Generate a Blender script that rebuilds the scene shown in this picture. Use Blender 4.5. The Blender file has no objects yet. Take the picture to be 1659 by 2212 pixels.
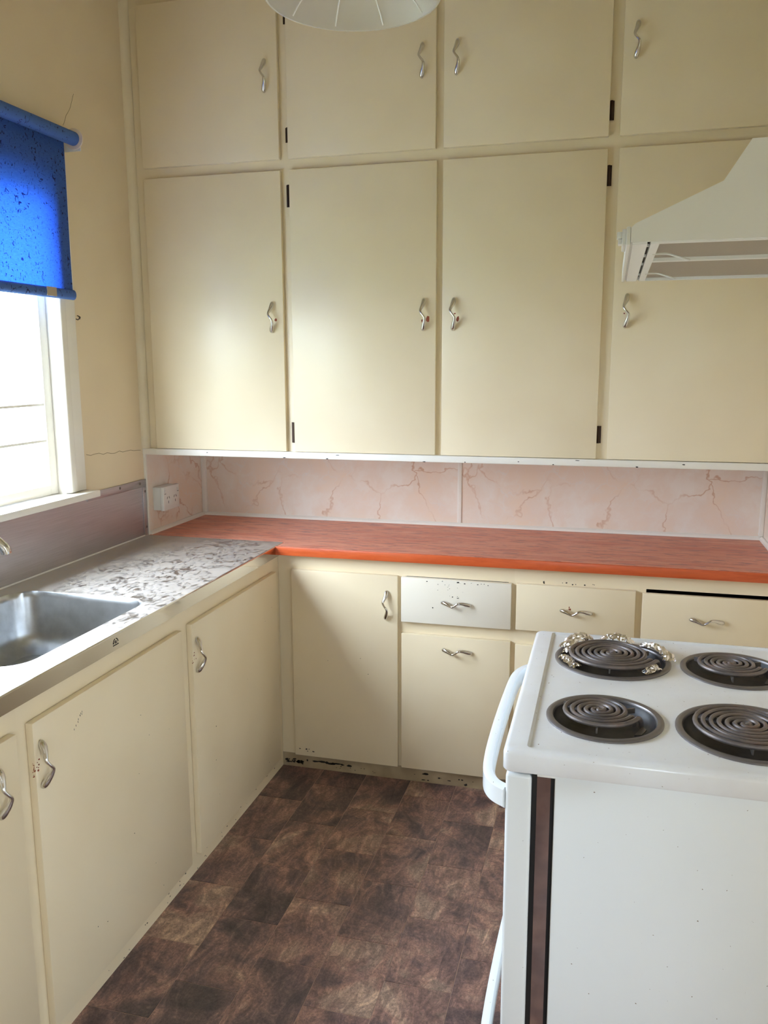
import bpy, bmesh, math, random
from mathutils import Vector, noise as mnoise

# ------------------------------------------------------------------ camera, world, light, exposure
scene = bpy.context.scene
COL = scene.collection
cam_data = bpy.data.cameras.new('camera')
cam = bpy.data.objects.new('camera', cam_data)
COL.objects.link(cam)
cam.location = (1.2039, -2.93196, 1.57871)
cam.rotation_euler = tuple(math.radians(a) for a in (79.98793, 0.20955, 14.93412))
cam_data.sensor_fit = 'VERTICAL'
cam_data.sensor_height = 24.0
cam_data.lens = 24.0 * 1819.628 / 2212.0
cam_data.clip_start = 0.05
scene.camera = cam

scene.view_settings.view_transform = 'Standard'
scene.view_settings.look = 'None'
scene.view_settings.gamma = 1.0
scene.view_settings.use_curve_mapping = False
scene.view_settings.exposure = 0.1

SKY = 24.0
world = bpy.data.worlds.new('overcast_sky')
scene.world = world
world.use_nodes = True
bg = world.node_tree.nodes['Background']
bg.inputs['Color'].default_value = (0.72, 0.855, 1.0, 1)
# overcast sky: brightness grows steadily from the horizon to the zenith, (1 + 2 sin h)
_nt = world.node_tree
_tc = _nt.nodes.new('ShaderNodeTexCoord')
_sx = _nt.nodes.new('ShaderNodeSeparateXYZ')
_cl = _nt.nodes.new('ShaderNodeMath'); _cl.operation = 'MAXIMUM'; _cl.inputs[1].default_value = 0.0
_ma = _nt.nodes.new('ShaderNodeMath'); _ma.operation = 'MULTIPLY_ADD'
_ma.inputs[1].default_value = 2.0 * SKY / 1.5
_ma.inputs[2].default_value = SKY / 1.5
_nt.links.new(_tc.outputs['Generated'], _sx.inputs[0])
_nt.links.new(_sx.outputs['Z'], _cl.inputs[0])
_nt.links.new(_cl.outputs[0], _ma.inputs[0])
_nt.links.new(_ma.outputs[0], bg.inputs['Strength'])


def portal(name, loc, rot, sx, sy):
    d = bpy.data.lights.new(name, 'AREA')
    d.shape = 'RECTANGLE'
    d.size, d.size_y = sx, sy
    d.cycles.is_portal = True
    o = bpy.data.objects.new(name, d)
    o.location, o.rotation_euler = loc, rot
    COL.objects.link(o)


# daylight enters through the two windows of the room
WL = dict(y0=-1.86, y1=-0.46, z0=1.145, z1=2.16)      # window over the sink (left wall)
WB = dict(x0=1.10, x1=1.54, z0=0.80, z1=1.52)         # window behind the photographer
WR = dict(y0=-2.88, y1=-2.43, z0=0.70, z1=1.40)        # window in the right wall, beside the photographer
portal('daylight_sink_window', (-0.74, (WL['y0'] + WL['y1']) / 2, (WL['z0'] + WL['z1']) / 2), (0, math.radians(-90), 0), WL['z1'] - WL['z0'], WL['y1'] - WL['y0'])
portal('daylight_rear_window', ((WB['x0'] + WB['x1']) / 2, -4.04, (WB['z0'] + WB['z1']) / 2), (math.radians(90), 0, 0), WB['x1'] - WB['x0'], WB['z1'] - WB['z0'])

portal('daylight_side_window', (1.93, (WR['y0'] + WR['y1']) / 2, (WR['z0'] + WR['z1']) / 2), (0, math.radians(90), 0), WR['z1'] - WR['z0'], WR['y1'] - WR['y0'])

# ------------------------------------------------------------------ materials
MATS = {}


def lin(r, g, b):
    def c(v):
        v /= 255.0
        return v / 12.92 if v <= 0.04045 else ((v + 0.055) / 1.055) ** 2.4
    return (c(r), c(g), c(b), 1)


class NT:
    def __init__(self, name):
        m = bpy.data.materials.new(name)
        m.use_nodes = True
        self.m, self.t = m, m.node_tree
        self.b = self.t.nodes['Principled BSDF']
        MATS[name] = m

    def n(self, kind, **kw):
        nd = self.t.nodes.new(kind)
        for k, v in kw.items():
            if k.startswith('i_'):
                key = k[2:]
                key = int(key) if key.isdigit() else key.replace('_', ' ')
                nd.inputs[key].default_value = v
            else:
                setattr(nd, k, v)
        return nd

    def l(self, a, b):
        self.t.links.new(a, b)

    def coords(self, scale=(1, 1, 1), rot=(0, 0, 0), rand=False, out='Object'):
        tc = self.n('ShaderNodeTexCoord')
        mp = self.n('ShaderNodeMapping')
        mp.inputs['Scale'].default_value = scale
        mp.inputs['Rotation'].default_value = rot
        if rand:
            oi = self.n('ShaderNodeObjectInfo')
            mu = self.n('ShaderNodeMath', operation='MULTIPLY', i_1=57.0)
            self.l(oi.outputs['Random'], mu.inputs[0])
            ad = self.n('ShaderNodeVectorMath', operation='ADD')
            self.l(tc.outputs[out], ad.inputs[0])
            self.l(mu.outputs[0], ad.inputs[1])
            self.l(ad.outputs[0], mp.inputs['Vector'])
        else:
            self.l(tc.outputs[out], mp.inputs['Vector'])
        return mp.outputs['Vector']

    def noise(self, vec, scale, detail=4, rough=0.55, dist=0.0):
        nd = self.n('ShaderNodeTexNoise')
        nd.inputs['Scale'].default_value = scale
        nd.inputs['Detail'].default_value = detail
        nd.inputs['Roughness'].default_value = rough
        nd.inputs['Distortion'].default_value = dist
        self.l(vec, nd.inputs['Vector'])
        return nd.outputs['Fac']

    def ramp(self, fac, stops, interp='LINEAR'):
        r = self.n('ShaderNodeValToRGB')
        e = r.color_ramp.elements
        r.color_ramp.interpolation = interp
        while len(e) < len(stops):
            e.new(0.5)
        for el, (p, c) in zip(e, stops):
            el.position = p
            el.color = c if len(c) == 4 else (*c, 1)
        self.l(fac, r.inputs['Fac'])
        return r.outputs['Color']

    def mix(self, fac, a, b, blend='MIX'):
        nd = self.n('ShaderNodeMix', data_type='RGBA', blend_type=blend)
        for sock, v in ((nd.inputs[0], fac), (nd.inputs[6], a), (nd.inputs[7], b)):
            if hasattr(v, 'is_output'):
                self.l(v, sock)
            else:
                sock.default_value = v
        return nd.outputs[2]

    def bump(self, fac, strength=0.2, dist=0.002):
        nd = self.n('ShaderNodeBump')
        nd.inputs['Strength'].default_value = strength
        nd.inputs['Distance'].default_value = dist
        self.l(fac, nd.inputs['Height'])
        self.l(nd.outputs['Normal'], self.b.inputs['Normal'])

    def set(self, **kw):
        for k, v in kw.items():
            k = k.replace('_', ' ')
            if hasattr(v, 'is_output'):
                self.l(v, self.b.inputs[k])
            else:
                self.b.inputs[k].default_value = v
        return self


def BW(v):
    return (v, v, v, 1)


def plain(name, rgb, rough=0.5, metal=0.0, **kw):
    t = NT(name)
    t.set(Base_Color=lin(*rgb), Roughness=rough, Metallic=metal, **kw)
    return t.m


def painted(name, rgb, rgb2, rough=0.38, nscale=3.0):
    t = NT(name)
    v = t.coords(rand=True)
    f = t.noise(v, nscale, 2)
    c = t.ramp(f, [(0.3, lin(*rgb)), (0.7, lin(*rgb2))])
    t.set(Base_Color=c, Roughness=rough)
    return t.m


painted('cream_paint', (244, 228, 196), (238, 220, 186), rough=0.32)
painted('white_cream_paint', (246, 238, 222), (240, 231, 213))
painted('wall_paint', (239, 221, 190), (233, 213, 181), rough=0.6)
painted('ceiling_paint', (228, 214, 184), (222, 206, 174), rough=0.8)
painted('trim_white', (247, 242, 232), (240, 233, 221), rough=0.35)
painted('kick_dirt_shade', (182, 162, 130), (152, 132, 104), rough=0.7, nscale=12)  # grey-brown: grime plus the shade below the doors, put into the colour
painted('moulding_cream', (240, 226, 198), (232, 216, 186), rough=0.4)
plain('interior_dark', (60, 48, 38), 0.9)
plain('chip_dark', (48, 42, 36), 0.8)
plain('chip_rust', (146, 74, 50), 0.8)
plain('crack_dark', (150, 128, 96), 0.9)
plain('hinge_bronze', (62, 44, 34), 0.45, 0.6)
plain('chrome', (214, 212, 208), 0.12, 1.0)
plain('plastic_white', (238, 236, 230), 0.35)
plain('slot_dark', (40, 34, 30), 0.8)
plain('black_rubber', (8, 8, 8), 0.6)
plain('grey_dark_metal', (122, 116, 114), 0.36, 0.5)
plain('screw_steel', (150, 146, 142), 0.35, 1.0)
plain('tape_tan', (188, 172, 150), 0.6)
plain('hood_enamel', (247, 247, 247), 0.3)
plain('rib_gloss', (252, 250, 246), 0.12)
plain('bracket_pink', (240, 222, 206), 0.5)

t = NT('stove_enamel')
v = t.coords()
f = t.noise(v, 130, 2)
mk = t.ramp(f, [(0.76, BW(0)), (0.79, BW(1))])
t.set(Base_Color=t.mix(mk, lin(235, 238, 238), lin(130, 112, 95)), Roughness=0.22)

t = NT('cooktop_enamel')
v = t.coords()
f = t.noise(v, 6, 5)
f2 = t.noise(v, 150, 2)
mk = t.ramp(f2, [(0.72, BW(0)), (0.77, BW(1))])
c = t.ramp(f, [(0.35, lin(240, 242, 244)), (0.7, lin(232, 230, 228))])
t.set(Base_Color=t.mix(mk, c, lin(140, 118, 98)), Roughness=0.2)

t = NT('mirror_strip')
v = t.coords()
f = t.noise(v, 30, 4)
t.set(Base_Color=t.ramp(f, [(0.3, lin(172, 160, 154)), (0.7, lin(150, 138, 132))]), Metallic=1.0, Roughness=0.1)

# stainless bench with a dry film of dust
t = NT('bench_steel')
v = t.coords()
d1 = t.noise(v, 12, 8, 0.75, 0.7)
v2 = t.coords(scale=(52, 24, 40), rot=(0, 0, 0.5))
d2 = t.noise(v2, 1.6, 6, 0.65, 0.4)
mm = t.n('ShaderNodeMath', operation='MULTIPLY')
t.l(d1, mm.inputs[0]); t.l(d2, mm.inputs[1])
dust = t.ramp(mm.outputs[0], [(0.18, BW(0.0)), (0.235, BW(0.7)), (0.33, BW(0.95))])
t.set(Base_Color=t.mix(dust, lin(186, 182, 178), lin(196, 186, 176)),
      Metallic=t.ramp(dust, [(0, BW(1.0)), (1, BW(0.4))]),
      Roughness=t.ramp(dust, [(0, BW(0.3)), (1, BW(0.46))]))

t = NT('steel_satin')
v = t.coords(scale=(1, 1, 60))
f = t.noise(v, 6, 4)
t.set(Base_Color=t.ramp(f, [(0.3, lin(196, 196, 200)), (0.7, lin(180, 180, 184))]), Metallic=1.0, Roughness=0.36)
t = NT('steel_bowl')
v = t.coords()
f = t.noise(v, 25, 4)
t.set(Base_Color=t.ramp(f, [(0.3, lin(200, 202, 204)), (0.7, lin(180, 182, 184))]), Metallic=1.0, Roughness=0.32)
plain('steel_polished', (206, 202, 196), 0.1, 1.0)

# red laminate worktop, dusty, with a varnished orange wood edge
t = NT('worktop_red')
v = t.coords(scale=(2.2, 14, 14))
f = t.noise(v, 2.2, 6, 0.65, 0.5)
v2 = t.coords(scale=(7, 42, 42))
f2 = t.noise(v2, 1.8, 5, 0.65)
mk = t.ramp(f2, [(0.54, BW(0)), (0.6, BW(1))])
c = t.ramp(f, [(0.28, lin(208, 122, 98)), (0.5, lin(224, 150, 124)), (0.75, lin(232, 172, 148))])
c = t.mix(mk, c, lin(172, 92, 72))
t.set(Base_Color=c, Roughness=t.ramp(mk, [(0, BW(0.5)), (1, BW(0.3))]))
t = NT('edge_orange')
v = t.coords(scale=(2, 20, 20))
f = t.noise(v, 3, 6, 0.65, 0.4)
t.set(Base_Color=t.ramp(f, [(0.3, lin(190, 78, 34)), (0.55, lin(212, 96, 48)), (0.8, lin(186, 92, 54))]), Roughness=0.3)

# pink marble pattern splashback sheet
t = NT('marble_sheet')
v = t.coords(scale=(1, 1, 1))
w1 = t.n('ShaderNodeTexNoise', i_Scale=3.0, i_Detail=5.0, i_Roughness=0.6)
t.l(v, w1.inputs['Vector'])
sub = t.n('ShaderNodeVectorMath', operation='SUBTRACT', i_1=(0.5, 0.5, 0.5))
t.l(w1.outputs['Color'], sub.inputs[0])
sc = t.n('ShaderNodeVectorMath', operation='SCALE', i_Scale=0.35)
t.l(sub.outputs[0], sc.inputs[0])
ad = t.n('ShaderNodeVectorMath', operation='ADD')
t.l(v, ad.inputs[0]); t.l(sc.outputs[0], ad.inputs[1])
vo = t.n('ShaderNodeTexVoronoi', feature='DISTANCE_TO_EDGE', i_Scale=4.2)
t.l(ad.outputs[0], vo.inputs['Vector'])
vein = t.ramp(vo.outputs['Distance'], [(0.004, BW(1)), (0.022, BW(0))])
vo2 = t.n('ShaderNodeTexVoronoi', feature='DISTANCE_TO_EDGE', i_Scale=9.5)
t.l(ad.outputs[0], vo2.inputs['Vector'])
vein2 = t.ramp(vo2.outputs['Distance'], [(0.004, BW(1)), (0.03, BW(0))])
cl = t.noise(ad.outputs[0], 5, 5, 0.6)
base = t.ramp(cl, [(0.3, lin(244, 219, 194)), (0.5, lin(241, 223, 206)), (0.68, lin(244, 234, 222))])
pres = t.noise(v, 4, 3)
pm = t.ramp(pres, [(0.42, BW(0)), (0.6, BW(1))])
fa = t.n('ShaderNodeMath', operation='MULTIPLY'); t.l(vein, fa.inputs[0]); t.l(pm, fa.inputs[1])
fb = t.n('ShaderNodeMath', operation='MULTIPLY', i_1=0.55); t.l(vein2, fb.inputs[0])
pm2 = t.ramp(pres, [(0.4, BW(1)), (0.55, BW(0))])
fc = t.n('ShaderNodeMath', operation='MULTIPLY'); t.l(fb.outputs[0], fc.inputs[0]); t.l(pm2, fc.inputs[1])
c = t.mix(fc.outputs[0], base, lin(238, 232, 226))
c = t.mix(fa.outputs[0], c, lin(218, 182, 154))
t.set(Base_Color=c, Roughness=0.28)

# mottled brown slate-look floor tiles
t = NT('floor_tile')
v = t.coords(scale=(1, 1, 1), rot=(0, 0, 0.5), rand=True)
v2 = t.coords(scale=(9, 3.6, 6), rot=(0, 0, -0.75), rand=True)
a = t.noise(v, 5.0, 5, 0.6, 0.8)
b_ = t.noise(v2, 2.2, 6, 0.75, 1.6)
oi = t.n('ShaderNodeObjectInfo')
sh_ = t.n('ShaderNodeMath', operation='MULTIPLY_ADD', i_1=0.16, i_2=-0.08)
t.l(oi.outputs['Random'], sh_.inputs[0])
aa = t.n('ShaderNodeMath', operation='ADD')
t.l(a, aa.inputs[0]); t.l(sh_.outputs[0], aa.inputs[1])
base = t.ramp(aa.outputs[0], [(0.30, lin(84, 76, 80)), (0.44, lin(124, 102, 102)), (0.56, lin(164, 128, 116)), (0.70, lin(192, 168, 146))])
str_ = t.ramp(b_, [(0.34, lin(60, 52, 54)), (0.48, lin(126, 112, 110)), (0.58, lin(170, 154, 142)), (0.68, lin(214, 196, 172))])
c = t.mix(0.72, base, str_, 'OVERLAY')
v3 = t.coords(scale=(26, 11, 10), rot=(0, 0, -0.6), rand=True)
cr = t.noise(v3, 1.5, 5, 0.75, 2.2)
crk = t.ramp(cr, [(0.478, BW(0)), (0.497, BW(0.75)), (0.516, BW(0))])
c = t.mix(crk, c, lin(70, 56, 54))
fine = t.noise(v, 130, 3, 0.75)
c = t.mix(0.5, c, t.ramp(fine, [(0.32, BW(0.2)), (0.68, BW(0.8))]), 'OVERLAY')
hs = t.n('ShaderNodeHueSaturation', i_Saturation=0.9, i_Value=1.16)
t.l(c, hs.inputs['Color'])
t.set(Base_Color=hs.outputs[0], Roughness=0.34)
plain('tile_joint', (182, 150, 134), 0.6)

# blue roller blind cloth with dark flecks, lit through by the window
t = NT('blind_cloth')
v = t.coords(scale=(1, 1, 1))
wn = t.noise(v, 26, 3)
vs = t.coords(scale=(1, 1.0, 0.75), rot=(0.5, 0, 0))
n1 = t.noise(vs, 52, 2, 0.5, 2.2)
fl = t.ramp(n1, [(0.635, BW(0)), (0.655, BW(1))])
vs2 = t.coords(scale=(1, 1.0, 0.7), rot=(-0.6, 0, 0))
n2 = t.noise(vs2, 120, 2, 0.5, 1.5)
fl2 = t.ramp(n2, [(0.65, BW(0)), (0.68, BW(0.8))])
wv = t.coords(scale=(60, 60, 700))
we = t.noise(wv, 1.0, 4)
cd = t.mix(fl2, t.mix(fl, t.ramp(we, [(0.3, lin(62, 98, 166)), (0.7, lin(78, 114, 182))]), lin(26, 38, 84)), lin(30, 44, 96))
ct = t.mix(fl2, t.mix(fl, t.ramp(we, [(0.25, lin(22, 72, 196)), (0.75, lin(42, 98, 224))]), lin(12, 26, 96)), lin(14, 34, 120))
t.set(Base_Color=cd, Roughness=0.8)
tr = t.n('ShaderNodeBsdfTranslucent')
t.l(ct, tr.inputs['Color'])
ms = t.n('ShaderNodeMixShader', i_0=0.36)
t.l(t.b.outputs[0], ms.inputs[1]); t.l(tr.outputs[0], ms.inputs[2])
t.l(ms.outputs[0], t.t.nodes['Material Output'].inputs['Surface'])

# the same cloth wound on the roller and around the hem batten lets no light through
t = NT('blind_wrap')
vs = t.coords(scale=(1, 1.0, 0.75), rot=(0.5, 0, 0))
n1 = t.noise(vs, 52, 2, 0.5, 2.2)
fl = t.ramp(n1, [(0.635, BW(0)), (0.655, BW(1))])
t.set(Base_Color=t.mix(fl, lin(70, 106, 174), lin(28, 40, 88)), Roughness=0.8)

# thin clear window glass
t = NT('window_glass')
tp = t.n('ShaderNodeBsdfTransparent')
gl = t.n('ShaderNodeBsdfGlossy', i_Roughness=0.02)
ms = t.n('ShaderNodeMixShader', i_0=0.05)
t.l(tp.outputs[0], ms.inputs[1]); t.l(gl.outputs[0], ms.inputs[2])
t.l(ms.outputs[0], t.t.nodes['Material Output'].inputs['Surface'])

# frosted lamp shade
t = NT('shade_frosted')
tr = t.n('ShaderNodeBsdfTranslucent'); tr.inputs['Color'].default_value = lin(244, 240, 232)
tp = t.n('ShaderNodeBsdfTransparent'); tp.inputs['Color'].default_value = lin(246, 244, 240)
t.set(Base_Color=lin(240, 238, 232), Roughness=0.25)
m1 = t.n('ShaderNodeMixShader', i_0=0.4)
t.l(t.b.outputs[0], m1.inputs[1]); t.l(tr.outputs[0], m1.inputs[2])
m2 = t.n('ShaderNodeMixShader', i_0=0.45)
t.l(m1.outputs[0], m2.inputs[1]); t.l(tp.outputs[0], m2.inputs[2])
t.l(m2.outputs[0], t.t.nodes['Material Output'].inputs['Surface'])

# range coil, sooty bowl, foil, filter mesh
t = NT('coil_metal')
v = t.coords(rand=True)
f = t.noise(v, 22, 4)
t.set(Base_Color=t.ramp(f, [(0.35, lin(98, 92, 90)), (0.6, lin(124, 112, 106)), (0.75, lin(128, 100, 88))]), Roughness=0.45, Metallic=0.3)
t = NT('bowl_soot')
v = t.coords(rand=True)
f = t.noise(v, 40, 5)
t.set(Base_Color=t.ramp(f, [(0.35, lin(26, 23, 22)), (0.65, lin(58, 50, 46))]), Roughness=0.45, Metallic=0.1)
t = NT('foil')
v = t.coords()
f = t.noise(v, 120, 4)
t.bump(f, 0.6, 0.003)
t.set(Base_Color=lin(226, 222, 218), Metallic=1.0, Roughness=0.16)
t = NT('filter_mesh')
v = t.coords(scale=(620, 620, 620), rot=(0, 0, 0.785))
ck = t.n('ShaderNodeTexChecker', i_Scale=1.0)
t.l(v, ck.inputs['Vector'])
t.set(Base_Color=t.ramp(ck.outputs['Fac'], [(0, lin(190, 182, 168)), (1, lin(158, 151, 138))]), Metallic=0.5, Roughness=0.5)
t = NT('ground_grass')
v = t.coords()
f = t.noise(v, 2, 5)
t.set(Base_Color=t.ramp(f, [(0.3, lin(84, 96, 66)), (0.7, lin(112, 116, 92))]), Roughness=0.9)


# ------------------------------------------------------------------ mesh helpers
WLOC = {}


class MB:
    """collects shapes in world coordinates, then links them as one mesh object"""

    def __init__(self):
        self.v, self.f, self.s = [], [], []

    def add(self, verts, faces, smooth=False):
        o = len(self.v)
        self.v += [tuple(p) for p in verts]
        self.f += [tuple(i + o for i in q) for q in faces]
        self.s += [smooth] * len(faces)
        return self

    def box(self, x0, x1, y0, y1, z0, z1):
        x0, x1 = sorted((x0, x1)); y0, y1 = sorted((y0, y1)); z0, z1 = sorted((z0, z1))
        v = [(x, y, z) for z in (z0, z1) for y in (y0, y1) for x in (x0, x1)]
        return self.add(v, [(0, 2, 3, 1), (4, 5, 7, 6), (0, 1, 5, 4), (2, 6, 7, 3), (0, 4, 6, 2), (1, 3, 7, 5)])

    def prism(self, poly, axis, a, b):
        """polygon of 2-D points extruded along an axis from a to b"""
        def p(u, w, d):
            return {'x': (d, u, w), 'y': (u, d, w), 'z': (u, w, d)}[axis]
        n = len(poly)
        v = [p(u, w, a) for u, w in poly] + [p(u, w, b) for u, w in poly]
        f = [tuple(range(n))[::-1], tuple(range(n, 2 * n))]
        f += [(i, (i + 1) % n, (i + 1) % n + n, i + n) for i in range(n)]
        return self.add(v, f)

    def tube(self, pts, rad, n=10, cap=True, flat=None):
        pts = [Vector(p) for p in pts]
        if not hasattr(rad, '__len__'):
            rad = [rad] * len(pts)
        T = []
        for i in range(len(pts)):
            d = pts[min(i + 1, len(pts) - 1)] - pts[max(i - 1, 0)]
            T.append(d.normalized())
        up = Vector((0, 0, 1)) if abs(T[0].z) < 0.9 else Vector((0, 1, 0))
        N = (up - T[0] * up.dot(T[0])).normalized()
        v, f = [], []
        for i, p in enumerate(pts):
            N = (N - T[i] * N.dot(T[i])).normalized()
            B = T[i].cross(N)
            for k in range(n):
                a = 2 * math.pi * k / n
                fl = flat or 1.0
                v.append(p + (N * math.cos(a) + B * math.sin(a) * fl) * rad[i])
        for i in range(len(pts) - 1):
            for k in range(n):
                k2 = (k + 1) % n
                f.append((i * n + k, i * n + k2, (i + 1) * n + k2, (i + 1) * n + k))
        if cap:
            f.append(tuple(range(n))[::-1])
            f.append(tuple((len(pts) - 1) * n + k for k in range(n)))
        return self.add(v, f, True)

    def lathe(self, prof, c, n=48, axis='z'):
        """profile of (radius, height) turned about a vertical axis through c"""
        v, f = [], []
        for r, h in prof:
            for k in range(n):
                a = 2 * math.pi * k / n
                if axis == 'z':
                    v.append((c[0] + r * math.cos(a), c[1] + r * math.sin(a), c[2] + h))
                elif axis == 'y':
                    v.append((c[0] + r * math.cos(a), c[1] + h, c[2] + r * math.sin(a)))
                else:
                    v.append((c[0] + h, c[1] + r * math.cos(a), c[2] + r * math.sin(a)))
        for i in range(len(prof) - 1):
            for k in range(n):
                k2 = (k + 1) % n
                f.append((i * n + k, i * n + k2, (i + 1) * n + k2, (i + 1) * n + k))
        return self.add(v, f, True)

    def build(self, name, mat, parent=None, bevel=0.0, seg=2, origin=None, recalc=True, weld=True):
        me = bpy.data.meshes.new(name)
        bm = bmesh.new()
        vs = [bm.verts.new(p) for p in self.v]
        for q, sm in zip(self.f, self.s):
            try:
                fc = bm.faces.new([vs[i] for i in q])
                fc.smooth = sm
            except ValueError:
                pass
        if weld:
            bmesh.ops.remove_doubles(bm, verts=bm.verts, dist=1e-6)
        if recalc:
            bmesh.ops.recalc_face_normals(bm, faces=bm.faces)
        if bevel:
            es = [e for e in bm.edges if len(e.link_faces) == 2 and e.calc_face_angle(0) > 0.5]
            bmesh.ops.bevel(bm, geom=es, offset=bevel, segments=seg, affect='EDGES', profile=0.5, clamp_overlap=True)
            for fc in bm.faces:
                fc.smooth = True
        if origin is None:
            xs = [v.co for v in bm.verts]
            origin = tuple((min(p[i] for p in xs) + max(p[i] for p in xs)) / 2 for i in range(3))
        o3 = Vector(origin)
        for vv in bm.verts:
            vv.co -= o3
        bm.to_mesh(me)
        bm.free()
        if any(self.s) or bevel:
            me.set_sharp_from_angle(angle=math.radians(40))
        me.materials.append(MATS[mat])
        return link(name, me, origin, parent)


def link(name, data, loc, parent=None, rot=None):
    o = bpy.data.objects.new(name, data)
    COL.objects.link(o)
    WLOC[o.name] = Vector(loc)
    if parent:
        o.parent = parent
        o.location = Vector(loc) - WLOC[parent.name]
    else:
        o.location = loc
    if rot:
        o.rotation_euler = rot
    return o


def tag(o, label=None, cat=None, group=None, kind=None):
    if label:
        o['label'] = label
    if cat:
        o['category'] = cat
    if group:
        o['group'] = group
    if kind:
        o['kind'] = kind
    return o


def thing(name, loc, label, cat, group=None):
    return tag(link(name, None, loc), label, cat, group)


def box(*a):
    return MB().box(*a)


def catmull(P, n=6):
    out = []
    for i in range(len(P) - 1):
        p0, p1, p2, p3 = P[max(i - 1, 0)], P[i], P[i + 1], P[min(i + 2, len(P) - 1)]
        for k in range(n):
            s = k / n
            out.append(tuple(0.5 * (2 * b + (c - a) * s + (2 * a - 5 * b + 4 * c - d) * s * s + (3 * b - a - 3 * c + d) * s ** 3)
                             for a, b, c, d in zip(p0, p1, p2, p3)))
    out.append(tuple(P[-1]))
    return out


def struct(o, label, cat):
    return tag(o, label, cat, kind='structure')


# ------------------------------------------------------------------ room shell
XL, XR, YB, YF, ZC = -0.582, 1.80, 0.535, -3.95, 2.95

fl = struct(box(XL - 0.12, XR + 0.12, YF - 0.12, YB + 0.12, -0.12, -0.0012).build('floor', 'tile_joint'), 'brown mottled slate-look vinyl tile floor of the kitchen', 'floor')
# tiles: columns 0.1755 wide, joints every 0.268, staggered by half a tile
TW, TL, GAP = 0.1757, 0.2685, 0.0022
tile_me = None
for ci in range(11):
    x0 = -0.004 + ci * TW
    off = -0.385 if ci % 2 else -0.520
    if ci == 0:
        off = -0.520
    k = -2
    while True:
        y1 = off - (k - 1) * TL + TL
        y0 = y1 - TL
        k += 1
        if y0 > 0.02:
            continue
        if y1 < YF + 0.02:
            break
        full = y1 <= 0.0 and y0 >= YF and x0 + TW <= XR
        a0, a1, b0, b1 = x0 + GAP / 2, min(x0 + TW, XR) - GAP / 2, max(y0, YF) + GAP / 2, min(y1, 0.0) - GAP / 2
        if b1 - b0 < 0.01 or a1 - a0 < 0.01:
            continue
        if full and tile_me:
            link('tile', tile_me, ((a0 + a1) / 2, (b0 + b1) / 2, -0.0006), fl)
        else:
            o = box(a0, a1, b0, b1, -0.0012, 0.0).build('tile', 'floor_tile', fl)
            if full:
                tile_me = o.data
struct(box(XL - 0.12, XR + 0.12, YF - 0.12, YB + 0.12, ZC, ZC + 0.1).build('ceiling', 'ceiling_paint'), 'pale painted ceiling above the frame', 'ceiling')
struct(box(XL - 0.12, XR + 0.12, YB, YB + 0.12, 0, ZC).build('wall_back', 'wall_paint'), 'cream wall behind the cupboards', 'wall')
m = MB()
m.box(XR, XR + 0.12, YF, WR['y0'], 0, ZC).box(XR, XR + 0.12, WR['y1'], YB, 0, ZC)
m.box(XR, XR + 0.12, WR['y0'], WR['y1'], 0, WR['z0']).box(XR, XR + 0.12, WR['y0'], WR['y1'], WR['z1'], ZC)
struct(m.build('wall_right', 'wall_paint', weld=False), 'cream wall behind the range and hood', 'wall')
T = 0.13
m = MB()
m.box(XL - T, XL, YF, WL['y0'], 0, ZC).box(XL - T, XL, WL['y1'], YB, 0, ZC)
m.box(XL - T, XL, WL['y0'], WL['y1'], 0, WL['z0'] - 0.02).box(XL - T, XL, WL['y0'], WL['y1'], WL['z1'], ZC)
wl = struct(m.build('wall_left', 'wall_paint', weld=False), 'cream plaster wall with the window over the sink', 'wall')
m = MB()
m.box(XL, WB['x0'], YF - T, YF, 0, ZC).box(WB['x1'], XR, YF - T, YF, 0, ZC)
m.box(WB['x0'], WB['x1'], YF - T, YF, 0, WB['z0']).box(WB['x0'], WB['x1'], YF - T, YF, WB['z1'], ZC)
struct(m.build('wall_front', 'wall_paint', weld=False), 'cream wall with a window behind the photographer', 'wall')
struct(box(-30, 30, -30, 30, -0.75, -0.65).build('ground_outside', 'ground_grass'), 'pale ground outside the house', 'ground')


def crack(pts, w, name='crack'):
    m = MB()
    P = [Vector((XL + 0.0006, y, z)) for y, z in pts]
    m.tube(P, w, 4)
    return m.build(name, 'crack_dark', wl)


random.seed(4)


def jag(a, b, n, amp):
    out = []
    for i in range(n + 1):
        s = i / n
        out.append((a[0] + (b[0] - a[0]) * s + random.uniform(-amp, amp), a[1] + (b[1] - a[1]) * s + random.uniform(-amp, amp)))
    return out


crack(jag((-0.34, 2.36), (-0.27, 2.47), 7, 0.004), 0.0007)
crack(jag((-0.335, 1.262), (0.03, 1.246), 14, 0.004), 0.0008)

# ---- window over the sink
wn = struct(link('window_1', None, (XL - 0.05, (WL['y0'] + WL['y1']) / 2, WL['z0'])), 'white timber window over the sink bench', 'window')
y0, y1, z0, z1 = WL['y0'], WL['y1'], WL['z0'], WL['z1']
# jambs lining the opening
m = MB().box(XL - T, XL + 0.002, y1 - 0.001, y1 + 0.012, z0 - 0.02, z1 + 0.012)
m.box(XL - T, XL + 0.002, y0 - 0.012, y0 + 0.001, z0 - 0.02, z1 + 0.012)
m.box(XL - T, XL + 0.002, y0, y1, z1, z1 + 0.012)
m.build('jamb', 'trim_white', wn, weld=False)
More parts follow.
